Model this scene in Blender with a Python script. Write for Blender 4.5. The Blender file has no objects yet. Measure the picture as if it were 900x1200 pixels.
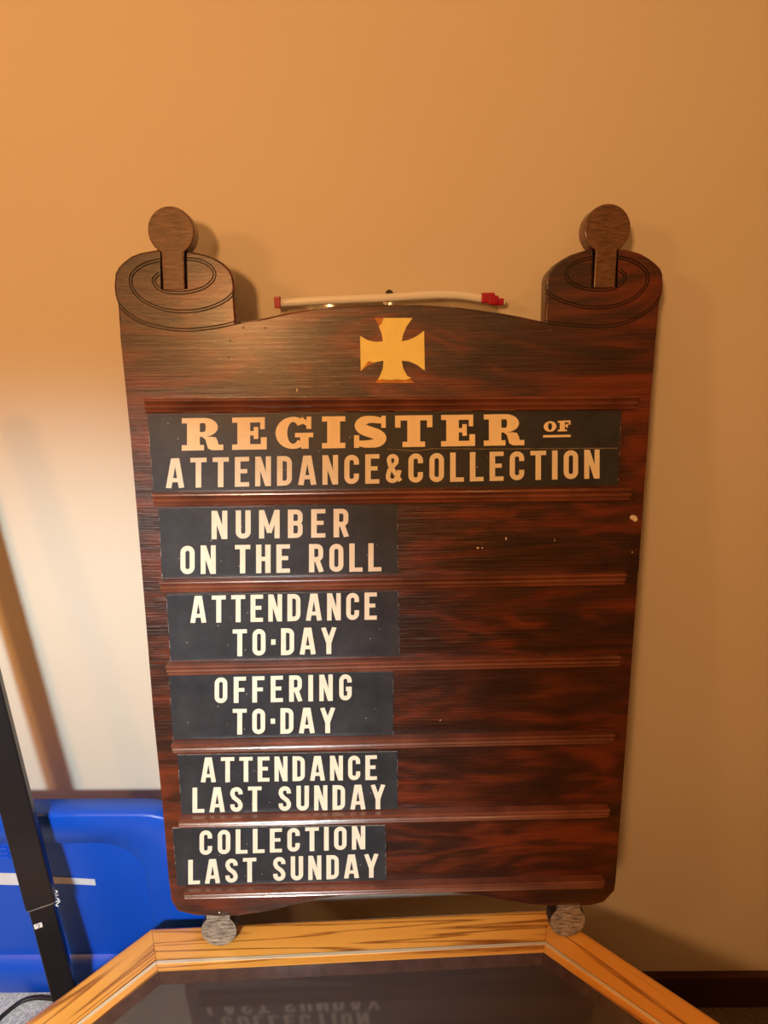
import bpy, bmesh, math, random
from mathutils import Vector, Matrix
random.seed(7)
C = bpy.context.scene.collection
SC = bpy.context.scene

# ------------------------------------------------------------------ camera
F_PX, PITCH, ROLL, CAM_H = 780.0, math.radians(19.295), math.radians(-0.373), 1.28
cd = bpy.data.cameras.new('camera'); cam = bpy.data.objects.new('camera', cd); C.objects.link(cam)
cd.sensor_fit = 'VERTICAL'; cd.sensor_height = 36.0; cd.lens = 36.0 * F_PX / 1200.0
cd.clip_start = 0.02
_f = Vector((0, math.cos(PITCH), -math.sin(PITCH))); _r = Vector((1, 0, 0)); _u = _r.cross(_f)
_r2 = math.cos(ROLL) * _r + math.sin(ROLL) * _u; _u2 = -math.sin(ROLL) * _r + math.cos(ROLL) * _u
M = Matrix((_r2, _u2, -_f)).transposed().to_4x4(); M.translation = Vector((0, 0, CAM_H))
cam.matrix_world = M
SC.camera = cam

# ------------------------------------------------------------------ view, world, lamps
SC.view_settings.view_transform = 'Standard'; SC.view_settings.look = 'None'
SC.view_settings.gamma = 1.0; SC.view_settings.use_curve_mapping = False
SC.view_settings.exposure = 0.0
w = bpy.data.worlds.new('world'); SC.world = w; w.use_nodes = True
w.node_tree.nodes['Background'].inputs[0].default_value = (0.9, 0.7, 0.5, 1)
w.node_tree.nodes['Background'].inputs[1].default_value = 0.05

def lamp(name, kind, loc, energy, color, size, target=None, cone=None, blend=1.0):
    l = bpy.data.lights.new(name, kind); l.energy = energy; l.color = color
    l.shadow_soft_size = size
    o = bpy.data.objects.new(name, l); C.objects.link(o); o.location = loc
    if target:
        o.rotation_euler = (Vector(target) - Vector(loc)).to_track_quat('-Z', 'Y').to_euler()
    if cone:
        l.spot_size = math.radians(cone); l.spot_blend = blend
    return o
WARM = (1.0, 0.48, 0.165)
lamp('warm_floor_lamp', 'POINT', (-0.35, -0.65, 1.55), 43, WARM, 0.07)
lamp('warm_table_lamp', 'POINT', (-1.25, -0.35, 1.75), 17, WARM, 0.09)
lamp('warm_wall_lamp', 'POINT', (0.55, -1.3, 1.9), 4, WARM, 0.06)
lamp('cool_spot', 'SPOT', (-0.26, -0.5, 1.46), 96, (0.64, 0.85, 0.95), 0.05, (-0.46, 0.86, 0.405), 54, 0.8)  # cool light placed by the pole's shadow, its source unseen
DATA = {"outline": [[-0.0042, -0.0202], [-0.0561, -0.0225], [-0.1079, -0.0281], [-0.1599, -0.0404], [-0.1889, -0.0462], [-0.212, -0.0501], [-0.2406, -0.0504], [-0.2702, -0.0474], [-0.2936, -0.0399], [-0.301, -0.0236], [-0.3024, 0.0107], [-0.3017, 0.1264], [-0.3035, 0.2456], [-0.3028, 0.4139], [-0.3027, 0.5084], [-0.3028, 0.5956], [-0.3046, 0.7068], [-0.3045, 0.7425], [-0.307, 0.7533], [-0.3071, 0.7623], [-0.3047, 0.7752], [-0.3006, 0.7818], [-0.2947, 0.7871], [-0.2863, 0.7928], [-0.2759, 0.7967], [-0.2565, 0.7998], [-0.2397, 0.8002], [-0.225, 0.7988], [-0.204, 0.7944], [-0.1949, 0.7908], [-0.1868, 0.7859], [-0.1807, 0.7797], [-0.1768, 0.7734], [-0.1752, 0.7638], [-0.176, 0.7528], [-0.1757, 0.7227], [-0.1628, 0.7245], [-0.1437, 0.7274], [-0.1198, 0.7325], [-0.096, 0.7363], [-0.0722, 0.7387], [-0.0484, 0.7404], [-0.0074, 0.7412], [0.0232, 0.7407], [0.0471, 0.7397], [0.0711, 0.7378], [0.0952, 0.7352], [0.1194, 0.7314], [0.1437, 0.7276], [0.1718, 0.7215], [0.1715, 0.7468], [0.1711, 0.7669], [0.1728, 0.7732], [0.1764, 0.7781], [0.1819, 0.784], [0.1899, 0.7894], [0.1967, 0.793], [0.2061, 0.7961], [0.2198, 0.7995], [0.2355, 0.8007], [0.2524, 0.8], [0.2653, 0.7977], [0.2761, 0.7946], [0.2851, 0.79], [0.2932, 0.7846], [0.2994, 0.7792], [0.3026, 0.7733], [0.304, 0.7637], [0.3041, 0.7532], [0.3013, 0.7426], [0.2997, 0.6986], [0.2991, 0.6278], [0.2996, 0.4332], [0.2991, 0.4147], [0.2994, 0.1844], [0.3001, -0.0128], [0.2993, -0.0276], [0.2857, -0.0454], [0.2671, -0.0502], [0.2388, -0.0513], [0.2093, -0.0489], [0.1822, -0.0446], [0.1527, -0.0396], [0.1117, -0.0301], [0.0767, -0.0242], [0.0362, -0.0202]], "spiralL": [[-0.2568, 0.7746], [-0.2621, 0.7703], [-0.2631, 0.7664], [-0.2601, 0.7606], [-0.2529, 0.7565], [-0.2427, 0.7549], [-0.229, 0.755], [-0.2163, 0.7574], [-0.2057, 0.7618], [-0.1985, 0.7683], [-0.1963, 0.7744], [-0.1995, 0.7814], [-0.2076, 0.7868], [-0.2177, 0.7893], [-0.2278, 0.7901], [-0.2425, 0.7904], [-0.2562, 0.7885], [-0.2689, 0.7855], [-0.279, 0.7806], [-0.2861, 0.7741], [-0.2882, 0.7675], [-0.2869, 0.7588], [-0.2797, 0.7493], [-0.2699, 0.7433], [-0.2588, 0.7384], [-0.2464, 0.7356], [-0.2304, 0.7349], [-0.2165, 0.7359], [-0.2025, 0.7392], [-0.1884, 0.7451], [-0.18, 0.7511], [-0.1739, 0.7572]], "arcL": [[-0.3072, 0.7479], [-0.301, 0.7401], [-0.2926, 0.7316], [-0.2772, 0.7228], [-0.2569, 0.7174], [-0.2386, 0.7152], [-0.2201, 0.7154], [-0.1968, 0.7182], [-0.1734, 0.723]], "spiralR": [[0.2535, 0.7768], [0.2584, 0.7734], [0.2597, 0.7685], [0.2561, 0.7623], [0.2481, 0.7579], [0.2364, 0.7561], [0.2222, 0.7564], [0.2102, 0.7587], [0.1993, 0.7641], [0.1939, 0.7703], [0.1947, 0.7776], [0.2007, 0.7836], [0.2099, 0.7873], [0.2203, 0.7897], [0.2366, 0.7909], [0.2531, 0.79], [0.2662, 0.7867], [0.2772, 0.7811], [0.284, 0.7745], [0.2856, 0.7656], [0.2818, 0.7566], [0.2725, 0.7477], [0.261, 0.7419], [0.247, 0.7381], [0.228, 0.7368], [0.2113, 0.7383], [0.1969, 0.7419], [0.1824, 0.7478], [0.1703, 0.7555]], "arcR": [[0.1689, 0.7221], [0.1909, 0.7188], [0.2101, 0.7172], [0.234, 0.7161], [0.253, 0.7176], [0.2695, 0.7223], [0.2833, 0.7295], [0.2968, 0.7401], [0.3043, 0.7509]], "knobs": {"L": [-0.2407, 0.8189, 0.025], "R": [0.2371, 0.8205, 0.0257], "FL": [-0.2402, -0.0728, 0.0241], "FR": [0.237, -0.0745, 0.0249]}, "neckL": [[-0.2515, 0.8107], [-0.2258, 0.8107], [-0.2285, 0.7566], [-0.2547, 0.7585]], "neckR": [[0.223, 0.8098], [0.2487, 0.8098], [0.2506, 0.7584], [0.2235, 0.7585]], "rails": [[[-0.2809, 0.64], [0.2798, 0.639]], [[-0.2798, 0.5319], [0.2801, 0.5319]], [[-0.2794, 0.4264], [0.2803, 0.427]], [[-0.2797, 0.3194], [0.2807, 0.3203]], [[-0.2806, 0.2136], [0.2796, 0.214]], [[-0.2794, 0.1071], [0.2799, 0.1064]], [[-0.28, -0.0006], [0.2795, -0.0011]]], "cards": [[[-0.2813, 0.6217], [0.2654, 0.6217], [0.267, 0.5341], [-0.2814, 0.5326]], [[-0.277, 0.5122], [0.0043, 0.5137], [0.0046, 0.4293], [-0.2793, 0.4275]], [[-0.2758, 0.4059], [0.005, 0.4065], [0.0064, 0.3219], [-0.2768, 0.3209]], [[-0.2802, 0.3022], [-0.0017, 0.3009], [-0.0021, 0.2142], [-0.2812, 0.2144]], [[-0.2774, 0.1928], [0.0033, 0.1906], [0.0031, 0.1079], [-0.2778, 0.1077]], [[-0.2913, 0.088], [-0.0128, 0.0836], [-0.0127, 0.002], [-0.2908, 0.0004]]], "text": [[["REGISTER", [[-0.2424, 0.6175], [0.1515, 0.6188], [0.1528, 0.5826], [-0.245, 0.5803]]], ["OF", [[0.1744, 0.6099], [0.2058, 0.6109], [0.2064, 0.5985], [0.1749, 0.5978]]], ["ATTENDANCE&COLLECTION", [[-0.2637, 0.5715], [0.242, 0.5766], [0.244, 0.5421], [-0.2663, 0.5365]]]], [["NUMBER", [[-0.2151, 0.509], [-0.0538, 0.5096], [-0.0545, 0.4749], [-0.2171, 0.4746]]], ["ON THE ROLL", [[-0.2545, 0.4673], [-0.0153, 0.4669], [-0.0156, 0.4318], [-0.2569, 0.4319]]]], [["ATTENDANCE", [[-0.2467, 0.4045], [-0.0214, 0.4053], [-0.0218, 0.3702], [-0.249, 0.3699]]], ["TO.DAY", [[-0.1982, 0.3607], [-0.0713, 0.3616], [-0.0721, 0.3263], [-0.2001, 0.3255]]]], [["OFFERING", [[-0.224, 0.2982], [-0.0536, 0.2992], [-0.0542, 0.2633], [-0.2261, 0.2631]]], ["TO.DAY", [[-0.2038, 0.255], [-0.0752, 0.2544], [-0.076, 0.219], [-0.2057, 0.2197]]]], [["ATTENDANCE", [[-0.2477, 0.1888], [-0.0233, 0.1864], [-0.0236, 0.151], [-0.2499, 0.1533]]], ["LAST SUNDAY", [[-0.261, 0.1463], [-0.0129, 0.1445], [-0.0132, 0.1083], [-0.2634, 0.1098]]]], [["COLLECTION", [[-0.2562, 0.0838], [-0.0397, 0.0842], [-0.0402, 0.0492], [-0.2585, 0.0469]]], ["LAST SUNDAY", [[-0.2735, 0.0403], [-0.0226, 0.0422], [-0.0229, 0.0056], [-0.276, 0.0029]]]]], "cross": [[-0.0206, 0.7268], [0.0216, 0.7266], [0.0146, 0.7168], [0.011, 0.7081], [0.0094, 0.7013], [0.0168, 0.7025], [0.0265, 0.7068], [0.0348, 0.7127], [0.0357, 0.6687], [0.0266, 0.6754], [0.0178, 0.679], [0.0094, 0.68], [0.011, 0.6714], [0.0158, 0.6628], [0.024, 0.6548], [-0.0213, 0.6551], [-0.0157, 0.663], [-0.012, 0.6716], [-0.0113, 0.6801], [-0.0188, 0.6789], [-0.0285, 0.6752], [-0.0373, 0.6686], [-0.0374, 0.7075], [-0.0291, 0.7028], [-0.0202, 0.7008], [-0.0118, 0.7014], [-0.013, 0.7092], [-0.0162, 0.7176]], "chip": [0.2894, 0.4932], "marks": [[0.135, 0.47], [0.1012, 0.4588], [0.1063, 0.4588], [0.1943, 0.467], [0.2903, 0.4506], [0.0579, 0.2324], [-0.1103, 0.6481], [-0.1679, 0.7171], [-0.1432, 0.717], [-0.183, 0.7024], [-0.1858, 0.6847], [-0.238, -0.0438], [-0.0299, 0.161]]}

# ------------------------------------------------------------------ node helpers
def mat(name, color=(0.5, 0.5, 0.5), rough=0.5, metal=0.0, spec=0.5, coat=0.0):
    m = bpy.data.materials.new(name); m.use_nodes = True
    b = m.node_tree.nodes['Principled BSDF']
    b.inputs['Base Color'].default_value = (*color, 1); b.inputs['Roughness'].default_value = rough
    b.inputs['Metallic'].default_value = metal; b.inputs['Specular IOR Level'].default_value = spec
    b.inputs['Coat Weight'].default_value = coat; b.inputs['Coat Roughness'].default_value = 0.15
    return m
class NT:
    def __init__(s, m): s.t = m.node_tree; s.b = s.t.nodes['Principled BSDF']
    def n(s, kind, ins=None, **kw):
        nd = s.t.nodes.new(kind)
        for k, v in kw.items(): setattr(nd, k, v)
        for k, v in (ins or {}).items():
            if isinstance(v, bpy.types.NodeSocket): s.t.links.new(v, nd.inputs[k])
            else: nd.inputs[k].default_value = v
        return nd
    def coords(s, scale=(1, 1, 1), rand=False):
        tc = s.n('ShaderNodeTexCoord'); v = tc.outputs['Object']
        if rand:
            oi = s.n('ShaderNodeObjectInfo')
            mu = s.n('ShaderNodeMath', {0: oi.outputs['Random'], 1: 13.0}, operation='MULTIPLY')
            v = s.n('ShaderNodeVectorMath', {0: v, 1: mu.outputs[0]}, operation='ADD').outputs[0]
        return s.n('ShaderNodeMapping', {'Vector': v, 'Scale': scale}).outputs[0]
    def noise(s, vec, scale=5, detail=4, rough=0.5, dist=0.0):
        return s.n('ShaderNodeTexNoise', {'Vector': vec, 'Scale': scale, 'Detail': detail, 'Roughness': rough, 'Distortion': dist}).outputs['Fac']
    def ramp(s, fac, stops):
        r = s.n('ShaderNodeValToRGB', {'Fac': fac}); e = r.color_ramp.elements
        while len(e) < len(stops): e.new(0.5)
        for i, (p, c) in enumerate(stops): e[i].position = p; e[i].color = (*c, 1) if len(c) == 3 else c
        return r.outputs[0]
    def mix(s, fac, a, b, mode='MIX'):
        m = s.n('ShaderNodeMix', data_type='RGBA', blend_type=mode)
        for sock, v in ((m.inputs[0], fac), (m.inputs[6], a), (m.inputs[7], b)):
            if isinstance(v, bpy.types.NodeSocket): s.t.links.new(v, sock)
            else: sock.default_value = v if isinstance(v, float) else (*v, 1)
        return m.outputs[2]
    def base(s, c): s.t.links.new(c, s.b.inputs['Base Color'])
    def rough(s, c): s.t.links.new(c, s.b.inputs['Roughness'])
    def bump(s, h, strength=0.2, dist=0.001):
        b = s.n('ShaderNodeBump', {'Height': h, 'Strength': strength, 'Distance': dist}); s.t.links.new(b.outputs[0], s.b.inputs['Normal'])

def board_wood(name, dark, mid, hot, rough=0.31, coat=0.4, seed=0.0, amount=1.0):
    m = mat(name, mid, rough, coat=coat); k = NT(m)
    v = k.coords((1, 1, 1))
    v = k.n('ShaderNodeVectorMath', {0: v, 1: (seed, seed * 0.7, seed * 0.3)}, operation='ADD').outputs[0]
    # cathedral figure: contour bands of a smooth, sideways-stretched height field
    st = k.n('ShaderNodeMapping', {'Vector': v, 'Scale': (2.2, 4.0, 10.0)}).outputs[0]
    big = k.noise(st, 1.0, 3, 0.5, 0.6)
    mul = k.n('ShaderNodeMath', {0: big, 1: 9.0}, operation='MULTIPLY').outputs[0]
    sn = k.n('ShaderNodeMath', {0: mul, 1: 6.2832}, operation='MULTIPLY').outputs[0]
    band = k.n('ShaderNodeMath', {0: k.n('ShaderNodeMath', {0: sn}, operation='SINE').outputs[0], 1: 0.5}, operation='MULTIPLY_ADD')
    band.inputs[2].default_value = 0.5
    patch = k.noise(k.n('ShaderNodeMapping', {'Vector': v, 'Scale': (5, 8, 17)}).outputs[0], 1.0, 4, 0.6, 0.8)
    comb = k.n('ShaderNodeMath', {0: band.outputs[0], 1: 0.13, 2: patch}, operation='MULTIPLY_ADD').outputs[0]
    fine = k.noise(k.n('ShaderNodeMapping', {'Vector': v, 'Scale': (14, 60, 420)}).outputs[0], 1.0, 4, 0.6)
    comb2 = k.n('ShaderNodeMath', {0: fine, 1: 0.16 * amount, 2: comb}, operation='MULTIPLY_ADD').outputs[0]
    c = k.ramp(comb2, [(0.49, dark), (0.63, mid), (0.82, hot)])
    k.base(c)
    ridge = k.noise(k.n('ShaderNodeMapping', {'Vector': v, 'Scale': (12, 60, 330)}).outputs[0], 1.0, 5, 0.65, 0.4)
    k.bump(ridge, 0.5, 0.0018)
    k.b.inputs['Coat Roughness'].default_value = 0.27
    k.b.inputs['Specular IOR Level'].default_value = 0.6
    k.rough(k.ramp(fine, [(0.3, (rough - 0.05,) * 3), (0.7, (rough + 0.14,) * 3)]))
    return m
M_BOARD = board_wood('stained_plywood', (0.023, 0.0062, 0.0028), (0.048, 0.0108, 0.0040), (0.16, 0.028, 0.0070))
def speckled(name, a, c, rough, coat):
    m = mat(name, a, rough, coat=coat); k = NT(m); v = k.coords((70, 70, 330))
    n = k.noise(v, 1.0, 4, 0.7, 0.3); k.base(k.ramp(n, [(0.36, a), (0.62, c)])); k.bump(n, 0.5, 0.0012)
    return m
M_KNOB = speckled('worn_knob_wood', (0.085, 0.038, 0.018), (0.19, 0.095, 0.045), 0.40, 0.2)
M_FOOT = speckled('glare_foot_wood', (0.07, 0.055, 0.042), (0.40, 0.34, 0.27), 0.36, 0.3)  # grey of the cool glare on glossy wood, put into the colour
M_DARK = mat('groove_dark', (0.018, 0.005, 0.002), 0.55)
M_GROOVE = mat('worn_groove', (0.085, 0.026, 0.010), 0.5)
M_CHIP = mat('bare_chip', (0.75, 0.66, 0.52), 0.8)

def noisy(name, c, var, scale, rough=0.5, bump=0.0, bscale=80, coat=0.0, spec=0.5, bdist=0.001, metal=0.0):
    m = mat(name, c, rough, metal, spec, coat); k = NT(m); v = k.coords()
    k.base(k.ramp(k.noise(v, scale, 5, 0.6), [(0.35, tuple(x * (1 - var) for x in c)), (0.65, tuple(min(1, x * (1 + var)) for x in c))]))
    if bump: k.bump(k.noise(v, bscale, 3, 0.6), bump, bdist)
    return m
M_RAIL = noisy('rail_wood', (0.155, 0.048, 0.027), 0.35, 14, 0.25, 0.15, 200, coat=0.5)
M_WALL = noisy('painted_wall', (0.76, 0.68, 0.55), 0.012, 2.5, 0.55, 0.10, 260, bdist=0.0008, spec=0.3)
M_UNSEEN = noisy('fill_cut_brown', (0.30, 0.22, 0.14), 0.05, 3, 0.7)  # unseen walls, made brown to cut the fill light they bounce
M_CEIL = noisy('ceiling_paint', (0.75, 0.70, 0.60), 0.03, 3, 0.9)
def carpet(name, a, b):
    m = mat(name, a, 0.95, spec=0.1); k = NT(m); v = k.coords()
    k.base(k.ramp(k.noise(v, 260, 4, 0.75), [(0.40, a), (0.60, b)]))
    k.bump(k.noise(v, 420, 4, 0.8), 0.8, 0.004); return m
M_CARPET = carpet('brown_carpet', (0.16, 0.12, 0.085), (0.30, 0.24, 0.18))
M_CARPET2 = carpet('pale_carpet', (0.48, 0.56, 0.60), (0.92, 0.94, 0.92))
M_BASE = noisy('baseboard_wood', (0.050, 0.012, 0.005), 0.3, 6, 0.35)

def card_mat():
    m = mat('black_card', (0.030, 0.031, 0.037), 0.42, spec=0.45); k = NT(m); v = k.coords()
    cloud = k.noise(v, 22, 6, 0.7)
    base = k.ramp(cloud, [(0.35, (0.022, 0.023, 0.028)), (0.7, (0.046, 0.047, 0.054))])
    sc = k.noise(k.n('ShaderNodeMapping', {'Vector': v, 'Scale': (160, 1, 18), 'Rotation': (0, 0.3, 0)}).outputs[0], 1.0, 3, 0.6, 1.5)
    s2 = k.noise(v, 9, 2, 0.5)
    f = k.n('ShaderNodeMath', {0: k.ramp(sc, [(0.72, (0, 0, 0)), (0.76, (1, 1, 1))]), 1: k.ramp(s2, [(0.5, (0, 0, 0)), (0.65, (0.35,) * 3)])}, operation='MULTIPLY').outputs[0]
    dots = k.n('ShaderNodeTexVoronoi', {'Vector': v, 'Scale': 60.0}).outputs['Distance']
    d = k.ramp(dots, [(0.03, (0.8,) * 3), (0.055, (0, 0, 0))])
    c = k.mix(f, base, (0.30, 0.29, 0.27)); c = k.mix(d, c, (0.45, 0.42, 0.38)); k.base(c)
    k.bump(k.noise(v, 300, 3, 0.6), 0.1, 0.0005)
    return m
M_CARD = card_mat()
M_CARDEDGE = noisy('worn_card_edge', (0.42, 0.40, 0.36), 0.5, 120, 0.8)
M_CREAM = noisy('cream_lettering', (0.86, 0.78, 0.61), 0.05, 60, 0.6)
M_PEACH = noisy('peach_lettering', (0.97, 0.80, 0.53), 0.04, 60, 0.6)
M_GOLD = noisy('gold_leaf', (0.97, 0.82, 0.26), 0.04, 60, 0.5, 0.15, 300)
M_BARE = noisy('bare_orange_wood', (0.55, 0.22, 0.04), 0.25, 90, 0.6)

def oak():
    m = mat('oak', (0.6, 0.3, 0.07), 0.22, coat=0.6); k = NT(m); v = k.coords(rand=True)
    st = k.n('ShaderNodeMapping', {'Vector': v, 'Scale': (0.8, 26, 8)}).outputs[0]
    n1 = k.noise(st, 1.0, 2, 0.5, 0.25)
    mul = k.n('ShaderNodeMath', {0: n1, 1: 60.0}, operation='MULTIPLY').outputs[0]
    sn = k.n('ShaderNodeMath', {0: mul}, operation='SINE').outputs[0]
    s01 = k.n('ShaderNodeMath', {0: sn, 1: 0.5, 2: 0.5}, operation='MULTIPLY_ADD').outputs[0]
    pw = k.n('ShaderNodeMath', {0: s01, 1: 3.0}, operation='POWER').outputs[0]
    pore = k.noise(k.n('ShaderNodeMapping', {'Vector': v, 'Scale': (30, 600, 200)}).outputs[0], 1.0, 3, 0.6)
    f = k.n('ShaderNodeMath', {0: pw, 1: pore}, operation='MULTIPLY').outputs[0]
    tone = k.noise(k.n('ShaderNodeMapping', {'Vector': v, 'Scale': (2, 14, 8)}).outputs[0], 1.0, 2, 0.5)
    ca = k.ramp(tone, [(0.35, (0.84, 0.43, 0.085)), (0.65, (0.74, 0.32, 0.052))])
    c = k.mix(k.ramp(f, [(0.12, (0, 0, 0)), (0.55, (1, 1, 1))]), ca, (0.30, 0.10, 0.018))
    k.base(c); k.bump(pore, 0.08, 0.0005)
    return m
M_OAK = oak()
M_BRASS = mat('brass', (0.92, 0.80, 0.56), 0.35, 0.45)
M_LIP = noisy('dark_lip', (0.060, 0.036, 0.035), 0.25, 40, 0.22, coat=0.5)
def smoked():
    m = bpy.data.materials.new('smoked_glass'); m.use_nodes = True; t = m.node_tree
    for n in list(t.nodes): t.nodes.remove(n)
    o = t.nodes.new('ShaderNodeOutputMaterial'); mx = t.nodes.new('ShaderNodeMixShader')
    tr = t.nodes.new('ShaderNodeBsdfTransparent'); tr.inputs[0].default_value = (0.20, 0.16, 0.15, 1)
    gl = t.nodes.new('ShaderNodeBsdfGlossy'); gl.inputs['Roughness'].default_value = 0.07; gl.inputs[0].default_value = (0.9, 0.9, 0.9, 1)
    fr = t.nodes.new('ShaderNodeFresnel'); fr.inputs[0].default_value = 1.75
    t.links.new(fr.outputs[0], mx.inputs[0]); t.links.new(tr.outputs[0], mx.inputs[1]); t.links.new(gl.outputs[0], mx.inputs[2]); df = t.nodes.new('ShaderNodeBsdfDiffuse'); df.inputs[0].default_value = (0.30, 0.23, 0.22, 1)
    m2 = t.nodes.new('ShaderNodeMixShader'); m2.inputs[0].default_value = 0.17  # mauve diffuse share stands in for the wall's reflection, with dust haze
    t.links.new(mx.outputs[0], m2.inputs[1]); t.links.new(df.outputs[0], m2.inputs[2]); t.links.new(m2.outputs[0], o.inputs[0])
    return m
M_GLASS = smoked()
def film(name, tint, gloss):
    m = bpy.data.materials.new(name); m.use_nodes = True; t = m.node_tree
    for n in list(t.nodes): t.nodes.remove(n)
    o = t.nodes.new('ShaderNodeOutputMaterial'); mx = t.nodes.new('ShaderNodeMixShader'); mx.inputs[0].default_value = gloss
    tr = t.nodes.new('ShaderNodeBsdfTransparent'); tr.inputs[0].default_value = (*tint, 1)
    gl = t.nodes.new('ShaderNodeBsdfGlossy'); gl.inputs['Roughness'].default_value = 0.12
    t.links.new(tr.outputs[0], mx.inputs[1]); t.links.new(gl.outputs[0], mx.inputs[2]); t.links.new(mx.outputs[0], o.inputs[0])
    return m
M_FILM = film('clear_film', (0.86, 0.84, 0.80), 0.18)
M_BLUE = noisy('blue_plastic', (0.003, 0.085, 0.64), 0.04, 5, 0.34, 0.12, 500, bdist=0.0006)
M_TAPE = noisy('white_tape', (0.74, 0.76, 0.80), 0.06, 30, 0.6)
M_BLACK = mat('black_painted_metal', (0.012, 0.011, 0.013), 0.38)
M_WHITE = mat('white_plastic', (0.84, 0.84, 0.82), 0.35)
M_RED = mat('red_plastic', (0.42, 0.006, 0.03), 0.35)
M_RUBBER = mat('black_rubber', (0.012, 0.012, 0.013), 0.5)
M_STEEL = mat('pale_metal', (0.55, 0.52, 0.5), 0.35, 0.8)
M_INK = mat('dark_ink', (0.02, 0.02, 0.02), 0.7)

# ------------------------------------------------------------------ object helpers
def link(name, me, m, parent=None):
    o = bpy.data.objects.new(name, me); C.objects.link(o)
    for x in (m if isinstance(m, (list, tuple)) else [m]): me.materials.append(x)
    if parent: o.parent = parent
    return o
def from_bm(name, bm, m, parent=None, smooth=False):
    bmesh.ops.recalc_face_normals(bm, faces=bm.faces[:])
    me = bpy.data.meshes.new(name); bm.to_mesh(me); bm.free()
    if smooth:
        for p in me.polygons: p.use_smooth = True
    return link(name, me, m, parent)
def tag(o, label=None, cat=None, group=None, kind=None):
    if label: o['label'] = label
    if cat: o['category'] = cat
    if group: o['group'] = group
    if kind: o['kind'] = kind
    return o
def empty(name, loc=(0, 0, 0), rz=0.0):
    o = bpy.data.objects.new(name, None); C.objects.link(o); o.location = loc; o.rotation_euler = (0, 0, rz); o.empty_display_size = 0.05
    return o
def box_bm(bm, x0, x1, y0, y1, z0, z1, bev=0.0):
    r = bmesh.ops.create_cube(bm, size=1.0); vs = r['verts']
    for v in vs: v.co = Vector(((x0 + x1) / 2 + v.co.x * (x1 - x0), (y0 + y1) / 2 + v.co.y * (y1 - y0), (z0 + z1) / 2 + v.co.z * (z1 - z0)))
    if bev:
        es = list({e for v in vs for e in v.link_edges}); bmesh.ops.bevel(bm, geom=es, offset=bev, segments=3, profile=0.6, affect='EDGES')
    return vs
def prism_bm(bm, pts, y0, y1, bev=0.0, seg=2):
    """outline pts (x,z) extruded from y0 (front) to y1"""
    vs = [bm.verts.new((x, y0, z)) for x, z in pts]; f = bm.faces.new(vs)
    r = bmesh.ops.extrude_face_region(bm, geom=[f])
    nv = [g for g in r['geom'] if isinstance(g, bmesh.types.BMVert)]
    for v in nv: v.co.y = y1
    if bev:
        es = [e for e in bm.edges if all(abs(v.co.y - y0) < 1e-7 for v in e.verts) and all(v in set(vs) for v in e.verts)]
        bmesh.ops.bevel(bm, geom=es, offset=bev, segments=seg, profile=0.5, affect='EDGES')
def smooth_path(pts, n=4, closed=False):
    out = []; N = len(pts); rng = range(N if closed else N - 1)
    for i in rng:
        g = lambda j: Vector(pts[j % N] if closed else pts[max(0, min(N - 1, j))])
        p0, p1, p2, p3 = g(i - 1), g(i), g(i + 1), g(i + 2)
        for k in range(n):
            t = k / n
            out.append(0.5 * ((2 * p1) + (-p0 + p2) * t + (2 * p0 - 5 * p1 + 4 * p2 - p3) * t * t + (-p0 + 3 * p1 - 3 * p2 + p3) * t ** 3))
    if not closed: out.append(Vector(pts[-1]))
    return out
def tube(name, pts, r, m, parent=None, sx=1.0, res=3, cyclic=False):
    cu = bpy.data.curves.new(name, 'CURVE'); cu.dimensions = '3D'; cu.bevel_depth = r; cu.bevel_resolution = res; cu.use_fill_caps = True
    sp = cu.splines.new('POLY'); sp.points.add(len(pts) - 1); sp.use_cyclic_u = cyclic
    for p, q in zip(sp.points, pts): p.co = (*q, 1)
    tmp = bpy.data.objects.new('tmp', cu); C.objects.link(tmp)
    dg = bpy.context.evaluated_depsgraph_get(); me = bpy.data.meshes.new_from_object(tmp.evaluated_get(dg))
    bpy.data.objects.remove(tmp); bpy.data.curves.remove(cu)
    for p in me.polygons: p.use_smooth = True
    me.materials.clear(); me.name = name
    return link(name, me, m, parent)

# ------------------------------------------------------------------ room
FZ = 0.02; WY = 0.86
def struct(name, m, *boxes, bev=0.0):
    bm = bmesh.new()
    for b in boxes: box_bm(bm, *b, bev=bev)
    return tag(from_bm(name, bm, m), kind='structure')
struct('wall_back', M_WALL, (-2.2, 2.2, WY, WY + 0.1, FZ, 2.45))
struct('wall_left', M_UNSEEN, (-2.3, -2.2, -2.6, WY + 0.1, FZ, 2.45))
struct('wall_right', M_UNSEEN, (2.2, 2.3, -2.6, WY + 0.1, FZ, 2.45))
struct('wall_front', M_UNSEEN, (-2.2, 2.2, -2.7, -2.6, FZ, 2.45))
struct('ceiling', M_CEIL, (-2.3, 2.3, -2.7, WY + 0.1, 2.45, 2.5))
struct('floor', M_CARPET, (-2.3, 2.3, -2.7, WY + 0.1, FZ - 0.05, FZ))
struct('baseboard_back', M_BASE, (-2.2, 2.2, WY - 0.014, WY, FZ, FZ + 0.078), bev=0.003)
st = struct('floor_step', M_CARPET2, (-1.6, -0.235, 0.42, WY - 0.014, FZ, 0.21), bev=0.006)
st['label'] = 'pale speckled carpet under the blue bin'

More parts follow.
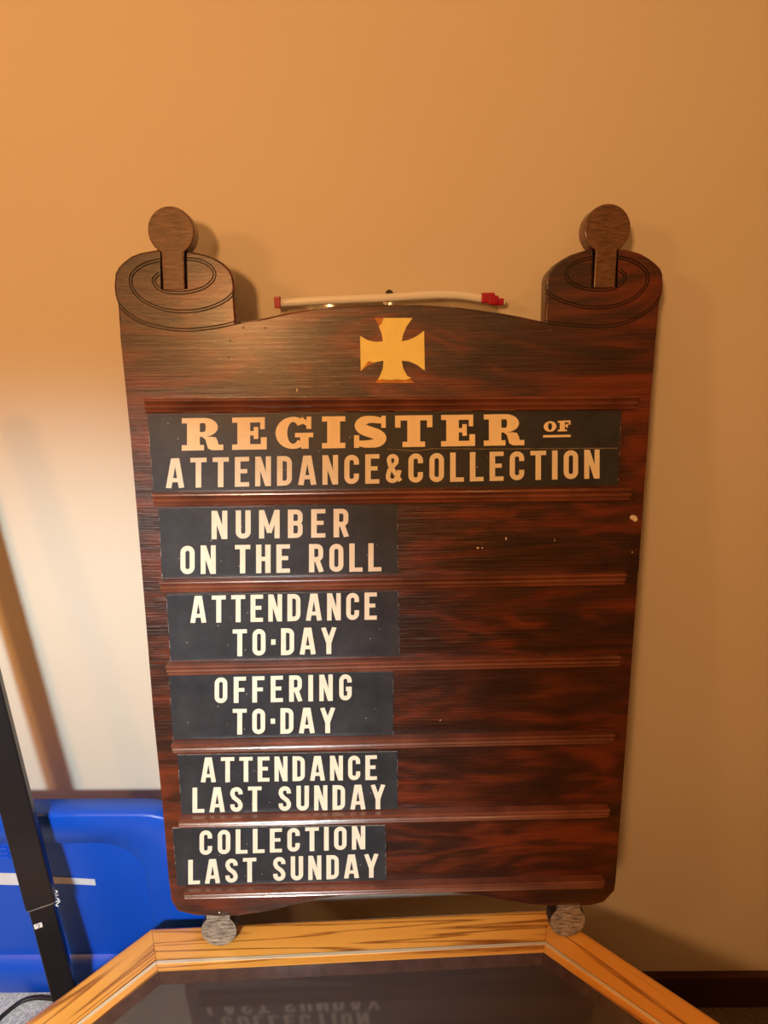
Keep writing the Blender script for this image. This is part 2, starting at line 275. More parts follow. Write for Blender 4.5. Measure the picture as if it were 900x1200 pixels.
# ------------------------------------------------------------------ board frame of reference
BX = Vector((0.9996100763761393, 0.02778118725776213, -0.0028108436168098327)); BU = Vector((-0.000878412676389613, 0.13190056199595734, 0.9912625636713619))
BY = BU.cross(BX).normalized(); BO = Vector((0.0123967, 0.68100554, 0.51820651))
BM = Matrix((BX, BY, BU)).transposed().to_4x4(); BM.translation = BO
TH = 0.020
def at_board(o, y=0.0):
    m = BM.copy(); m.translation = BO + BY * y; o.matrix_world = m
base_z = -0.098
board = empty('register_board'); mb = BM.copy(); mb.translation = BO + BU * base_z; board.matrix_world = mb
tag(board, 'dark stained wooden church register board with scroll-shaped corners leaning on the wall', 'board')
INV = Matrix.Translation((0, 0, -base_z))
def bpart(name, bm, m, parent=board, smooth=False):
    bm.transform(INV); return from_bm(name, bm, m, parent, smooth)

# panel with carved spirals
def ribbon_cutter(pts, wdt, depth, over=0.004):
    P = [Vector((a, b)) for a, b in pts]; bm = bmesh.new(); rows = []
    for i, p in enumerate(P):
        d = (P[min(i + 1, len(P) - 1)] - P[max(i - 1, 0)]).normalized(); n = Vector((-d.y, d.x)) * wdt / 2
        q = [p + n, p - n]
        rows.append([bm.verts.new((q[0].x, -over, q[0].y)), bm.verts.new((q[1].x, -over, q[1].y)), bm.verts.new((q[1].x, depth, q[1].y)), bm.verts.new((q[0].x, depth, q[0].y))])
    for r0, r1 in zip(rows, rows[1:]):
        for k in range(4): bm.faces.new((r0[k], r0[(k + 1) % 4], r1[(k + 1) % 4], r1[k]))
    bm.faces.new(rows[0]); bm.faces.new(rows[-1][::-1])
    bmesh.ops.recalc_face_normals(bm, faces=bm.faces[:])
    me = bpy.data.meshes.new('cut'); bm.to_mesh(me); bm.free(); return me
def ext(pts, e=0.004, s=True, t=True):
    p = [Vector(q) for q in pts]
    if s: p[0] = p[0] + (p[0] - p[1]).normalized() * e
    if t: p[-1] = p[-1] + (p[-1] - p[-2]).normalized() * e
    return p
bm = bmesh.new(); prism_bm(bm, DATA['outline'], 0.0, TH, 0.0022, 2)
bmesh.ops.recalc_face_normals(bm, faces=bm.faces[:])
panel = bpart('panel', bm, [M_BOARD, M_GROOVE, M_DARK])
cuts = []
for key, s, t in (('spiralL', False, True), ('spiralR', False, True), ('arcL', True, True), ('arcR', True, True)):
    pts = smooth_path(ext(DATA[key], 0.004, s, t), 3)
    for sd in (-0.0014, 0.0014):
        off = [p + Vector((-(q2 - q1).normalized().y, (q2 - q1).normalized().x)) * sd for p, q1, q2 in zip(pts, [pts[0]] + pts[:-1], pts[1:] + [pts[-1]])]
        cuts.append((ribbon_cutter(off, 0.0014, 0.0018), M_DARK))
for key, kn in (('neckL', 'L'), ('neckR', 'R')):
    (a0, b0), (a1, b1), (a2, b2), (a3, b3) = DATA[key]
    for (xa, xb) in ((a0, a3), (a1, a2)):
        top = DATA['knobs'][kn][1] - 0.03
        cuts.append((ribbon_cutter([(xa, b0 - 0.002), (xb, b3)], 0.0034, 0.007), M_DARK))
for me_c, mm in cuts:
    co = bpy.data.objects.new('cut', me_c); C.objects.link(co); me_c.materials.append(mm)
    co.matrix_world = Matrix.Identity(4)
    md = panel.modifiers.new('b', 'BOOLEAN'); md.operation = 'DIFFERENCE'; md.solver = 'EXACT'; md.object = co
    try: md.material_mode = 'TRANSFER'
    except Exception: pass
    # evaluate in board space: put cutter where the panel is
    co.matrix_world = BM
    bpy.context.view_layer.update()
    dg = bpy.context.evaluated_depsgraph_get(); nm = bpy.data.meshes.new_from_object(panel.evaluated_get(dg))
    panel.modifiers.clear(); panel.data = nm; nm.name = 'panel'
    bpy.data.objects.remove(co)

# roller knobs (top) and feet (bottom)
def knob_outline(cx, cz, r, hw, zend, down=True, tx=0.0):
    pts = []; a0 = math.asin(min(0.99, hw / r)); s = -1 if down else 1
    N = 28
    for i in range(N + 1):
        t = a0 + (2 * math.pi - 2 * a0) * i / N
        pts.append((cx + r * math.sin(t), cz + s * r * math.cos(t)))
    pts += [(cx + tx - hw, zend), (cx + tx + hw, zend)]
    return pts
for kn, nk in (('L', 'neckL'), ('R', 'neckR')):
    cx, cz, r = DATA['knobs'][kn]; q = DATA[nk]; zend = (q[2][1] + q[3][1]) / 2; hw = (q[1][0] - q[0][0]) / 2 - 0.0008
    bm = bmesh.new(); prism_bm(bm, knob_outline(cx, cz, r, hw, zend, True, (q[2][0] + q[3][0]) / 2 - cx), -0.0005, TH, 0.0012, 2)
    k = bpart('roller_knob', bm, [M_KNOB, M_BOARD])
    for p in k.data.polygons: p.material_index = 0 if p.normal.y < -0.5 else 1
    k['label'] = 'upper roller knob in lighter worn wood'
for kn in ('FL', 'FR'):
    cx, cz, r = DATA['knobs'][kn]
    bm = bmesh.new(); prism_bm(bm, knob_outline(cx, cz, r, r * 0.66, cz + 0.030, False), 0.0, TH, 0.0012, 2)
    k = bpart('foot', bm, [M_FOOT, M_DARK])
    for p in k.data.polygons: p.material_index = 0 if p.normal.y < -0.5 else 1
    k['label'] = 'round wooden foot with grey glare painted on its face'
# rails
prof = [(0.0, 0.0015), (-0.0115, 0.0015), (-0.0132, 0.0005), (-0.0135, -0.0008), (-0.0125, -0.0022), (-0.0095, -0.0027), (-0.0085, -0.0042), (-0.0098, -0.0058), (-0.0108, -0.0075),
        (-0.0098, -0.0090), (-0.0072, -0.0096), (-0.0068, -0.0108), (-0.0078, -0.0122), (-0.0076, -0.0136), (-0.0060, -0.0146), (0.0, -0.0146)]
for i, (p, q) in enumerate(DATA['rails']):
    bm = bmesh.new(); dx = Vector((q[0] - p[0], q[1] - p[1])); rows = []
    # the measured line is the front lip seen from above, so the rail's top sits a little lower on the board
    for (a, b) in (p, q): rows.append([bm.verts.new((a, y, b - 0.0015 + z)) for y, z in prof])
    n = len(prof)
    for k in range(n): bm.faces.new((rows[0][k], rows[0][(k + 1) % n], rows[1][(k + 1) % n], rows[1][k]))
    bm.faces.new(rows[0]); bm.faces.new(rows[1][::-1])
    bmesh.ops.recalc_face_normals(bm, faces=bm.faces[:])
    bpart('rail', bm, [M_RAIL])
# cross
bm = bmesh.new(); prism_bm(bm, DATA['cross'], -0.0006, 0.0)
cross = bpart('cross', bm, [M_BARE]); cross['label'] = 'orange wood cross showing where its gold has worn away'
cr = DATA['cross']; top_l, bot_r, bot_l = cr[0], cr[14], cr[15]
leaf = []
for j, (x, z) in enumerate(cr):
    if j == 0: leaf += [(x + 0.0075, z - 0.006), (x + 0.010, z)]
    elif j == 14:
        leaf += [(x - 0.0035, z + 0.0058), (x - 0.012, z + 0.0036), (x - 0.02, z + 0.0046), (x - 0.028, z + 0.0038)]
    elif j == 15: leaf += [(x + 0.008, z + 0.0044), (x + 0.0040, z + 0.0036)]
    elif j == 20: leaf += [(x + 0.006, z + 0.003), (x, z + 0.0045)]
    else: leaf.append((x, z))
bm = bmesh.new(); prism_bm(bm, leaf, -0.0009, -0.0006); bm.transform(INV)
gl = from_bm('gold_leaf', bm, [M_GOLD], cross)
# wear marks
def blob(pts_c, r, sx=1.0, y=-0.0004, n=9, sd=1):
    rnd = random.Random(sd); x, z = pts_c
    return [(x + r * sx * math.cos(t) * rnd.uniform(0.5, 1.2), z + r * math.sin(t) * rnd.uniform(0.5, 1.2)) for t in [2 * math.pi * i / n for i in range(n)]]
bm = bmesh.new(); prism_bm(bm, blob(DATA['chip'], 0.0042, 1.3, sd=4), -0.0004, 0.001); c = bpart('paint_chip', bm, [M_CHIP]); c['label'] = 'pale chip at the right edge'
bm = bmesh.new()
for i, (p, r, sx) in enumerate(zip(DATA['marks'], (0.0024, 0.0013, 0.0010, 0.0018, 0.0015, 0.0009, 0.0026, 0.0010, 0.0010, 0.0010, 0.0009, 0.0014, 0.0012), (0.35, 1.5, 1.0, 0.25, 0.3, 1, 0.3, 1, 1, 1, 1, 1, 1))):
    if 7 <= i <= 10: continue
    prism_bm(bm, blob(p, r, sx, sd=i), -0.0003, 0.001)
s = bpart('paint_fleck', bm, [M_CHIP]); s['kind'] = 'stuff'
bm = bmesh.new()
for i in range(7, 11): prism_bm(bm, blob(DATA['marks'][i], 0.0013, 1, sd=i), -0.0002, 0.001)
s = bpart('nail_hole', bm, [M_INK]); s['kind'] = 'stuff'

# ------------------------------------------------------------------ lettering
def st_(path, t): return ('s', path, t)
def arc(cx, cy, rx, ry, a0, a1, n=8):
    return [(cx + rx * math.cos(math.radians(a0 + (a1 - a0) * i / n)), cy + ry * math.sin(math.radians(a0 + (a1 - a0) * i / n))) for i in range(n + 1)]
T = 0.185; H2 = T / 2
def G(ch):
    """condensed gothic glyph, cap height 1: (width, strokes)"""
    w = 0.50; L, Rr = H2, w - H2; r = 0.155; c0, c1 = r + H2, 1 - r - H2
    if ch == 'I': return 0.185, [([(H2, 0), (H2, 1)], T)]
    if ch == 'A':
        w = 0.60; return w, [([(H2 * 0.95, 0), (0.5 * w - 0.045, 1)], T * 0.98), ([(w - H2 * 0.95, 0), (0.5 * w + 0.045, 1)], T * 0.98), ([(0.14, 0.27), (w - 0.14, 0.27)], 0.14), ([(0.5 * w - 0.13, 0.93), (0.5 * w + 0.13, 0.93)], 0.14)]
    if ch == 'T': w = 0.53; return w, [([(w / 2, 0), (w / 2, 1)], T), ([(0, 0.925), (w, 0.925)], 0.15)]
    if ch == 'E': w = 0.47; return w, [([(L, 0), (L, 1)], T), ([(0.1, 0.925), (w, 0.925)], 0.15), ([(0.1, 0.075), (w, 0.075)], 0.15), ([(0.1, 0.52), (w - 0.06, 0.52)], 0.145)]
    if ch == 'F': w = 0.47; return w, [([(L, 0), (L, 1)], T), ([(0.1, 0.925), (w, 0.925)], 0.15), ([(0.1, 0.50), (w - 0.06, 0.50)], 0.145)]
    if ch == 'L': w = 0.46; return w, [([(L, 0), (L, 1)], T), ([(0.1, 0.075), (w, 0.075)], 0.15)]
    if ch == 'H': return w, [([(L, 0), (L, 1)], T), ([(Rr, 0), (Rr, 1)], T), ([(L, 0.5), (Rr, 0.5)], 0.15)]
    if ch == 'N': w = 0.52; return w, [([(0.085, 0), (0.085, 1)], 0.17), ([(w - 0.085, 0), (w - 0.085, 1)], 0.17), ([(0.11, 0.97), (w - 0.11, 0.03)], 0.165)]
    if ch == 'M': w = 0.68; return w, [([(0.085, 0), (0.085, 1)], 0.17), ([(w - 0.085, 0), (w - 0.085, 1)], 0.17), ([(0.10, 0.97), (w / 2, 0.20)], 0.15), ([(w - 0.10, 0.97), (w / 2, 0.20)], 0.15)]
    if ch == 'O': return w, [([(L, c0)] + arc(L + r, c0, r, r, 180, 270) + arc(Rr - r, c0, r, r, 270, 360) + arc(Rr - r, c1, r, r, 0, 90) + arc(L + r, c1, r, r, 90, 180) + [(L, c0)], 0.172)]
    if ch == 'C': return w, [([(Rr, 0.36)] + arc(Rr - r, c0, r, r, 0, -90) + arc(L + r, c0, r, r, 270, 180) + arc(L + r, c1, r, r, 180, 90) + arc(Rr - r, c1, r, r, 90, 0) + [(Rr, 0.66)], 0.172)]
    if ch == 'G': return w, [([(0.27, 0.44), (Rr, 0.44), (Rr, c0)] + arc(Rr - r, c0, r, r, 0, -90) + arc(L + r, c0, r, r, 270, 180) + arc(L + r, c1, r, r, 180, 90) + arc(Rr - r, c1, r, r, 90, 0) + [(Rr, 0.68)], 0.168)]
    if ch == 'U': return w, [([(L, 1)] + arc(L + r, c0, r, r, 180, 270) + arc(Rr - r, c0, r, r, 270, 360) + [(Rr, 1)], 0.175)]
    if ch == 'D': return w, [([(L, 0.0), (L, 1)], T), ([(L, 0.083)] + arc(Rr - r, c0 - 0.005, r, r, 270, 360) + arc(Rr - r, c1 + 0.005, r, r, 0, 90) + [(L, 0.917)], 0.168)]
    if ch == 'B':
        r = 0.13; return w, [([(L, 0.0), (L, 1)], T), ([(L, 0.083)] + arc(Rr - r, 0.083 + r, r, r, 270, 360) + arc(Rr - r, 0.50 - r + 0.02, r, r, 0, 90) + [(L, 0.52)], 0.16), ([(L, 0.52)] + arc(Rr - r, 0.52 + r, r, r, 270, 360) + arc(Rr - r, 0.917 - r, r, r, 0, 90) + [(L, 0.917)], 0.16)]
    if ch == 'R':
        r = 0.14; return w, [([(L, 0.0), (L, 1)], T), ([(L, 0.46)] + arc(Rr - r, 0.46 + r, r, r, 270, 360) + arc(Rr - r, 0.917 - r, r, r, 0, 90) + [(L, 0.917)], 0.165), ([(0.27, 0.47), (w - 0.07, 0)], 0.175)]
    if ch == 'S':
        return w, [([(L, 0.31), (L, c0)] + arc(L + r, c0, r, r, 180, 270) + arc(Rr - r, c0, r, r, 270, 360, 6) + [(Rr, 0.30), (Rr - 0.06, 0.42), (L + 0.06, 0.58), (L, 0.70)] + arc(L + r, c1, r, r, 180, 90) + arc(Rr - r, c1, r, r, 90, 0) + [(Rr, 0.70)], 0.168)]
    if ch == 'Y': w = 0.58; return w, [([(w / 2, 0), (w / 2, 0.46)], T), ([(0.085, 1), (w / 2, 0.40)], T * 0.95), ([(w - 0.085, 1), (w / 2, 0.40)], T * 0.95)]
    if ch == '&':
        w = 0.56; return w, [([(0.50, 0.07), (0.16, 0.60), (0.12, 0.76)] + arc(0.245, 0.80, 0.125, 0.12, 180, 0, 8) + [(0.36, 0.70), (0.13, 0.44), (0.088, 0.25)] + arc(0.24, 0.22, 0.152, 0.14, 180, 300, 8) + [(0.42, 0.24), (0.47, 0.44)], 0.145)]
    if ch == '.': return 0.17, [([(0.085, 0.40), (0.085, 0.60)], 0.17)]
    if ch == ' ': return 0.26, []
    return 0.5, []
def rect(x0, y0, x1, y1): return ([(x0, (y0 + y1) / 2), (x1, (y0 + y1) / 2)], y1 - y0)
def SL(ch):
    """fat slab serif glyph"""
    if ch == 'I': return 0.72, [rect(0, 0, 0.72, 0.17), rect(0, 0.84, 0.72, 1), rect(0.16, 0, 0.56, 1)]
    if ch == 'T': return 1.16, [rect(0, 0.84, 1.16, 1), rect(0, 0.62, 0.17, 1), rect(0.99, 0.62, 1.16, 1), rect(0.38, 0, 0.78, 1), rect(0.23, 0, 0.93, 0.17)]
    if ch == 'E': return 1.06, [rect(0, 0, 1.05, 0.17), rect(0, 0.84, 1.0, 1), rect(0.16, 0, 0.55, 1), rect(0.86, 0.63, 1.0, 1), rect(0.88, 0, 1.06, 0.38), rect(0.5, 0.44, 0.72, 0.58), rect(0.66, 0.33, 0.80, 0.70)]
    if ch == 'F': return 1.0, [rect(0, 0, 0.72, 0.17), rect(0, 0.84, 1.0, 1), rect(0.16, 0, 0.55, 1), rect(0.86, 0.60, 1.0, 1), rect(0.5, 0.44, 0.72, 0.58), rect(0.66, 0.33, 0.80, 0.70)]
    if ch == 'R': return 1.27, [rect(0, 0, 0.68, 0.17), rect(0, 0.84, 0.7, 1), rect(0.16, 0, 0.55, 1), rect(0.5, 0.42, 0.70, 0.57),
        ('ring', 0.68, 0.71, 0.42, 0.29, 0.05, 0.14, -90, 90), ('poly', [(0.60, 0.57), (0.66, 0.42), (0.90, 0.42), (1.04, 0.40), (1.10, 0.28), (1.12, 0.17), (1.27, 0.17), (1.27, 0), (0.92, 0), (0.80, 0.06), (0.76, 0.2), (0.72, 0.34), (0.62, 0.42)])]
    if ch == 'G': return 1.16, [('ring', 0.54, 0.5, 0.54, 0.5, 0.18, 0.34, 40, 320), rect(0.95, 0.62, 1.10, 1.0), rect(0.60, 0.36, 1.16, 0.50), rect(0.76, 0.06, 1.02, 0.5), ('poly', [(0.80, 0.0), (1.02, 0.0), (1.02, 0.22), (0.76, 0.22)]), ('poly', [(0.78, 0.82), (0.98, 0.70), (0.98, 0.86), (0.80, 1.0)])]
    if ch == 'S': return 1.0, [('band', [(0.06, 0.20, 0.10), (0.22, 0.13, 0.20), (0.5, 0.12, 0.25), (0.74, 0.17, 0.30), (0.84, 0.30, 0.33), (0.70, 0.42, 0.34), (0.48, 0.50, 0.34), (0.27, 0.59, 0.34), (0.17, 0.71, 0.31), (0.28, 0.84, 0.28), (0.5, 0.89, 0.22), (0.76, 0.86, 0.20), (0.94, 0.80, 0.10)]), rect(0, 0, 0.16, 0.40), rect(0.84, 0.62, 0.98, 1.0)]
    if ch == 'O': return 1.0, [('ring', 0.5, 0.5, 0.5, 0.5, 0.16, 0.34, 0, 360)]
    return 0.5, []
def polys(shape):
    if shape[0] == 'poly': return [shape[1]]
    if shape[0] == 'ring':
        _, cx, cy, rx, ry, ix, iy, a0, a1 = shape; n = 28
        o = arc(cx, cy, rx, ry, a0, a1, n); i = arc(cx, cy, ix, iy, a0, a1, n)
        return [[o[k], o[k + 1], i[k + 1], i[k]] for k in range(n)]
    if shape[0] == 'band':
        pts = smooth_path([Vector(p) for p in shape[1]], 4); out = []; ed = []
        for i, p in enumerate(pts):
            d = (pts[min(i + 1, len(pts) - 1)] - pts[max(0, i - 1)]); d = Vector((d.x, d.y)).normalized(); n = Vector((-d.y, d.x)) * p.z / 2
            ed.append(((p.x + n.x, p.y + n.y), (p.x - n.x, p.y - n.y)))
        return [[a[0], b[0], b[1], a[1]] for a, b in zip(ed, ed[1:])]
    path, t = shape; P = [Vector(p) for p in path]
    Q = [P[0]]
    for p in P[1:]:
        if (p - Q[-1]).length > 1e-4: Q.append(p)
    P = Q; closed = (P[0] - P[-1]).length < 1e-3; ed = []
    for i, p in enumerate(P):
        d1 = (P[i] - P[i - 1]).normalized() if i > 0 else ((P[0] - P[-2]).normalized() if closed else (P[1] - P[0]).normalized())
        d2 = (P[i + 1] - P[i]).normalized() if i < len(P) - 1 else ((P[1] - P[0]).normalized() if closed else d1)
        n1 = Vector((-d1.y, d1.x)); n2 = Vector((-d2.y, d2.x)); n = (n1 + n2).normalized(); s = t / 2 / max(0.5, n.dot(n1))
        ed.append((p + n * s, p - n * s))
    return [[a[0], b[0], b[1], a[1]] for a, b in zip(ed, ed[1:])]
def union(pl):
    """merge overlapping convex pieces of one glyph into clean triangles"""
    from mathutils.geometry import delaunay_2d_cdt
    vs, fs = [], []
    for p in pl:
        ar = sum(p[i - 1][0] * p[i][1] - p[i][0] * p[i - 1][1] for i in range(len(p)))
        if abs(ar) < 1e-9: continue
        if ar < 0: p = p[::-1]
        fs.append(list(range(len(vs), len(vs) + len(p)))); vs += [Vector(q) for q in p]
    if not vs: return []
    r = delaunay_2d_cdt(vs, [], fs, 1, 1e-5)
    out = []
    for f in r[2]:
        c = sum((r[0][i] for i in f), Vector((0, 0))) / len(f)
        for g in fs:
            q = [vs[i] for i in g]; ins = False
            for i in range(len(q)):
                p0, p1 = q[i - 1], q[i]
                if (p0.y > c.y) != (p1.y > c.y) and c.x < (p1.x - p0.x) * (c.y - p0.y) / (p1.y - p0.y) + p0.x: ins = not ins
            if ins:
                out.append([r[0][i] for i in f]); break
    return out
def clipped(pl):
    out = []
    for p in pl: out.append([(x, min(1.0, max(0.0, y))) for x, y in p])
    return out
def line_mesh(text, quad, fn, gap, y, skip_clip=False):
    tot = 0; items = []
    for i, ch in enumerate(text):
        wd, sh = fn(ch); items.append((tot, sh)); tot += wd + gap
    tot -= gap
    bm = bmesh.new(); (tl, tr, br, bl) = [Vector(q) for q in quad]
    for x0, sh in items:
        if True:
            for p in union(clipped([q for s in sh for q in polys(s)])):
                vs = []
                for (u, v) in p:
                    U = (x0 + u) / tot; t0 = tl.lerp(tr, U); b0 = bl.lerp(br, U); q = b0.lerp(t0, v); vs.append(bm.verts.new((q.x, y, q.y)))
                f = bm.faces.new(vs)
                if f.calc_area() < 1e-10: bm.faces.remove(f); continue
    bmesh.ops.delete(bm, geom=[v for v in bm.verts if not v.link_faces], context='VERTS')
    for f in bm.faces:
        f.normal_update()
        if f.normal.y > 0: f.normal_flip()
    return bm
LABELS = ['wide black card reading REGISTER OF ATTENDANCE & COLLECTION, topmost on the wooden board',
          'black card reading NUMBER ON THE ROLL on the wooden board',
          'black card reading ATTENDANCE TO-DAY on the wooden board',
          'black card reading OFFERING TO-DAY on the wooden board',
          'black card reading ATTENDANCE LAST SUNDAY on the wooden board',
          'black card reading COLLECTION LAST SUNDAY, lowest on the wooden board']
def raw(name, bm, m, parent):
    me = bpy.data.meshes.new(name); bm.to_mesh(me); bm.free(); return link(name, me, m, parent)
CT = 0.0014
for ci, (quad, lines) in enumerate(zip(DATA['cards'], DATA['text'])):
    rnd = random.Random(ci + 20); pts = []
    q = [Vector(p) for p in quad]
    for i in range(4):
        a, b = q[i], q[(i + 1) % 4]; n = 14
        for k in range(n):
            p = a.lerp(b, k / n); inward = ((q[0] + q[2]) / 2 - p).normalized()
            pts.append(tuple(p + inward * (rnd.uniform(0, 0.00035) if k else 0.0004)))
    e = empty('placard'); org = (q[3] + q[2]) / 2
    mm = BM.copy(); mm.translation = BO + BX * org.x + BU * org.y; e.matrix_world = mm
    tag(e, LABELS[ci], 'sign', 'black lettered cards in the register board')
    SH = Matrix.Translation((-org.x, 0, -org.y))
    bm = bmesh.new(); prism_bm(bm, pts, -CT - 0.0003, -0.0003); bm.transform(SH)
    bmesh.ops.recalc_face_normals(bm, faces=bm.faces[:])
    for f in bm.faces: f.material_index = 0 if abs(f.normal.y) > 0.9 else 1
    raw('card', bm, [M_CARD, M_CARDEDGE], e)
    YT = -CT - 0.0005
    for text, lq in lines:
        if text in ('REGISTER', 'OF'):
            bm = line_mesh(text, lq, SL, 0.27 if text == 'REGISTER' else 0.10, YT)
            if text == 'OF':
                tl, tr, br, bl = [Vector(v) for v in lq]; z = bl.y - 0.0035
                vs = [bm.verts.new((x, YT, zz)) for x, zz in ((bl.x - 0.0005, z - 0.003), (br.x + 0.0005, z - 0.0027), (br.x + 0.0005, z), (bl.x - 0.0005, z - 0.0003))]
                bu = bmesh.new(); bu.faces.new([bu.verts.new(v.co) for v in vs]); bmesh.ops.delete(bm, geom=vs, context='VERTS')
                bu.faces.ensure_lookup_table(); bu.faces[0].normal_update()
                if bu.faces[0].normal.y > 0: bu.faces[0].normal_flip()
                bu.transform(SH); raw('underline', bu, [M_PEACH], e)
            mt = M_PEACH
        else:
            bm = line_mesh(text, lq, G, {'NUMBER': 0.27, 'OFFERING': 0.24}.get(text, 0.2), YT); mt = M_CREAM
        bm.transform(SH); raw('lettering', bm, [mt], e)
    # chipped pale edges, worn through in places
    bm = bmesh.new()
    sides = [(0, 3), (1, 2)]
    for (ia, ib) in sides:
        a, b = q[ia], q[ib]; t = 0.02; sgn = 1 if ia == 0 else -1
        while t < 0.97:
            ln = rnd.uniform(0.02, 0.10)
            if rnd.random() < 0.5:
                p0, p1 = a.lerp(b, t), a.lerp(b, min(1, t + ln)); wd = rnd.uniform(0.0003, 0.0009) * sgn
                vs = [bm.verts.new((x, YT + 0.0001, z)) for x, z in ((p0.x + 0.0003 * sgn, p0.y), (p0.x + wd, p0.y), (p1.x + wd * 0.7, p1.y), (p1.x + 0.0003 * sgn, p1.y))]
                f = bm.faces.new(vs); f.normal_update()
                if f.normal.y > 0: f.normal_flip()
            t += ln
    bm.transform(SH); o = raw('worn_edge', bm, [M_CARDEDGE], e); o['kind'] = 'stuff'
    if ci == 0:
        # the crease between the two strips of the heading card
        bm = bmesh.new(); cpts = [(0.50, 0.46), (0.56, 0.49), (0.60, 0.46), (0.70, 0.475), (0.85, 0.48), (0.995, 0.485)]
        for (u0, v0), (u1, v1) in zip(cpts, cpts[1:]):
            A = (q[0].lerp(q[1], u0)).lerp(q[3].lerp(q[2], u0), v0 + 0.02); B = (q[0].lerp(q[1], u1)).lerp(q[3].lerp(q[2], u1), v1 + 0.02)
            vs = [bm.verts.new((A.x, YT, A.y)), bm.verts.new((B.x, YT, B.y)), bm.verts.new((B.x, YT, B.y + 0.0009)), bm.verts.new((A.x, YT, A.y + 0.0009))]
            f = bm.faces.new(vs); f.normal_update()
            if f.normal.y > 0: f.normal_flip()
        bm.transform(SH); o = raw('crease', bm, [noisy('crease', (0.22, 0.17, 0.10), 0.5, 90, 0.8)], e); o['label'] = 'pale crack across the heading card'

# ------------------------------------------------------------------ octagonal table
TZ = 0.4182; TYAW = math.radians(2.6)
HB, K = 0.2855, 0.215; HW = HB + K; SD = 0.19; HD = SD + K      # outer half widths
mid = Vector((-0.048, 0.7085, 0)); bd = Vector((-math.sin(TYAW), math.cos(TYAW), 0))
tc = mid - bd * HD
table = empty('octagonal_table', (tc.x, tc.y, FZ), TYAW)
tag(table, 'oak table with clipped corners, brass inlay and smoked glass top under the register board', 'table')
def octo(off):
    t = math.tan(math.radians(22.5)) * off
    W, D, b, s = HW - off, HD - off, HB - t, SD - t
    return [Vector(p) for p in ((-b, D), (b, D), (W, s), (W, -s), (b, -D), (-b, -D), (-W, -s), (-W, s))]
LZ = TZ - FZ
def ring_pieces(name, o0, o1, z0, z1, m, bev=0.0, drop=0.0):
    A, B = octo(o0), octo(o1)
    for i in range(8):
        a0, a1, b0, b1 = A[i], A[(i + 1) % 8], B[i], B[(i + 1) % 8]
        c = (a0 + a1 + b0 + b1) / 4; d = (a1 - a0).normalized(); ang = math.atan2(d.y, d.x)
        R = Matrix.Rotation(-ang, 2); g = 0.00015
        loc = [R @ (p - c) for p in (a0, a1, b1, b0)]
        loc[0].x += g; loc[3].x += g; loc[1].x -= g; loc[2].x -= g
        bm = bmesh.new(); vt = [bm.verts.new((p.x, p.y, z1 - LZ - (drop if j >= 2 else 0))) for j, p in enumerate(loc)]; vb = [bm.verts.new((p.x, p.y, z0 - LZ)) for p in loc]
        bm.faces.new(vt); bm.faces.new(vb[::-1])
        for k in range(4): bm.faces.new((vt[k], vb[k], vb[(k + 1) % 4], vt[(k + 1) % 4]))
        if bev:
            e = bm.edges.get((vt[0], vt[1])); bmesh.ops.bevel(bm, geom=[e], offset=bev, segments=5, profile=0.5, affect='EDGES')
            es = [e for e in bm.edges if abs(e.verts[0].co.z) < 1e-6 and abs(e.verts[1].co.z) < 1e-6 and abs(e.verts[0].co.y - e.verts[1].co.y) > 0.02]
            bmesh.ops.bevel(bm, geom=es, offset=0.0005, segments=1, affect='EDGES')
        o = from_bm(name, bm, m, table); o.location = (c.x, c.y, LZ); o.rotation_euler = (0, 0, ang)
ring_pieces('frame_rail', 0.0, 0.0505, LZ - 0.032, LZ, M_OAK, bev=0.009)
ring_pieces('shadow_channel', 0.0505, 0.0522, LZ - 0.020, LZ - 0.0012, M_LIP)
ring_pieces('brass_inlay', 0.0522, 0.0565, LZ - 0.020, LZ + 0.0006, M_BRASS)
ring_pieces('inner_lipping', 0.0565, 0.0655, LZ - 0.030, LZ - 0.0002, M_OAK)
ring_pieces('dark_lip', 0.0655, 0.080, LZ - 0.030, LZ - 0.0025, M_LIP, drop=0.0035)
P = octo(0.0795); bm = bmesh.new(); v1 = [bm.verts.new((p.x, p.y, LZ - 0.0062)) for p in P]; f = bm.faces.new(v1)
r = bmesh.ops.extrude_face_region(bm, geom=[f])
for g in r['geom']:
    if isinstance(g, bmesh.types.BMVert): g.co.z -= 0.005
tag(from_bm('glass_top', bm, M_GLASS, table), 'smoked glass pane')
# apron and legs
A, B = octo(0.035), octo(0.055); bm = bmesh.new()
for i in range(8):
    q4 = [A[i], A[(i + 1) % 8], B[(i + 1) % 8], B[i]]
    vt = [bm.verts.new((p.x, p.y, LZ - 0.032)) for p in q4]; vb = [bm.verts.new((p.x, p.y, LZ - 0.085)) for p in q4]
    bm.faces.new(vt); bm.faces.new(vb[::-1])
    for k in range(4): bm.faces.new((vt[k], vb[k], vb[(k + 1) % 4], vt[(k + 1) % 4]))
from_bm('apron', bm, M_OAK, table)
A = octo(0.075)
for i in (0, 1, 4, 5):
    p = A[i]; sx = -1 if p.x < 0 else 1; sy = -1 if p.y < 0 else 1; bm = bmesh.new()
    box_bm(bm, p.x - 0.03, p.x + 0.03, p.y - 0.03 - 0.0 * sy, p.y + 0.03, 0.0, LZ - 0.033, bev=0.004)
    bmesh.ops.translate(bm, verts=bm.verts, vec=(0, -0.0 * sy, 0)); from_bm('leg', bm, M_OAK, table)

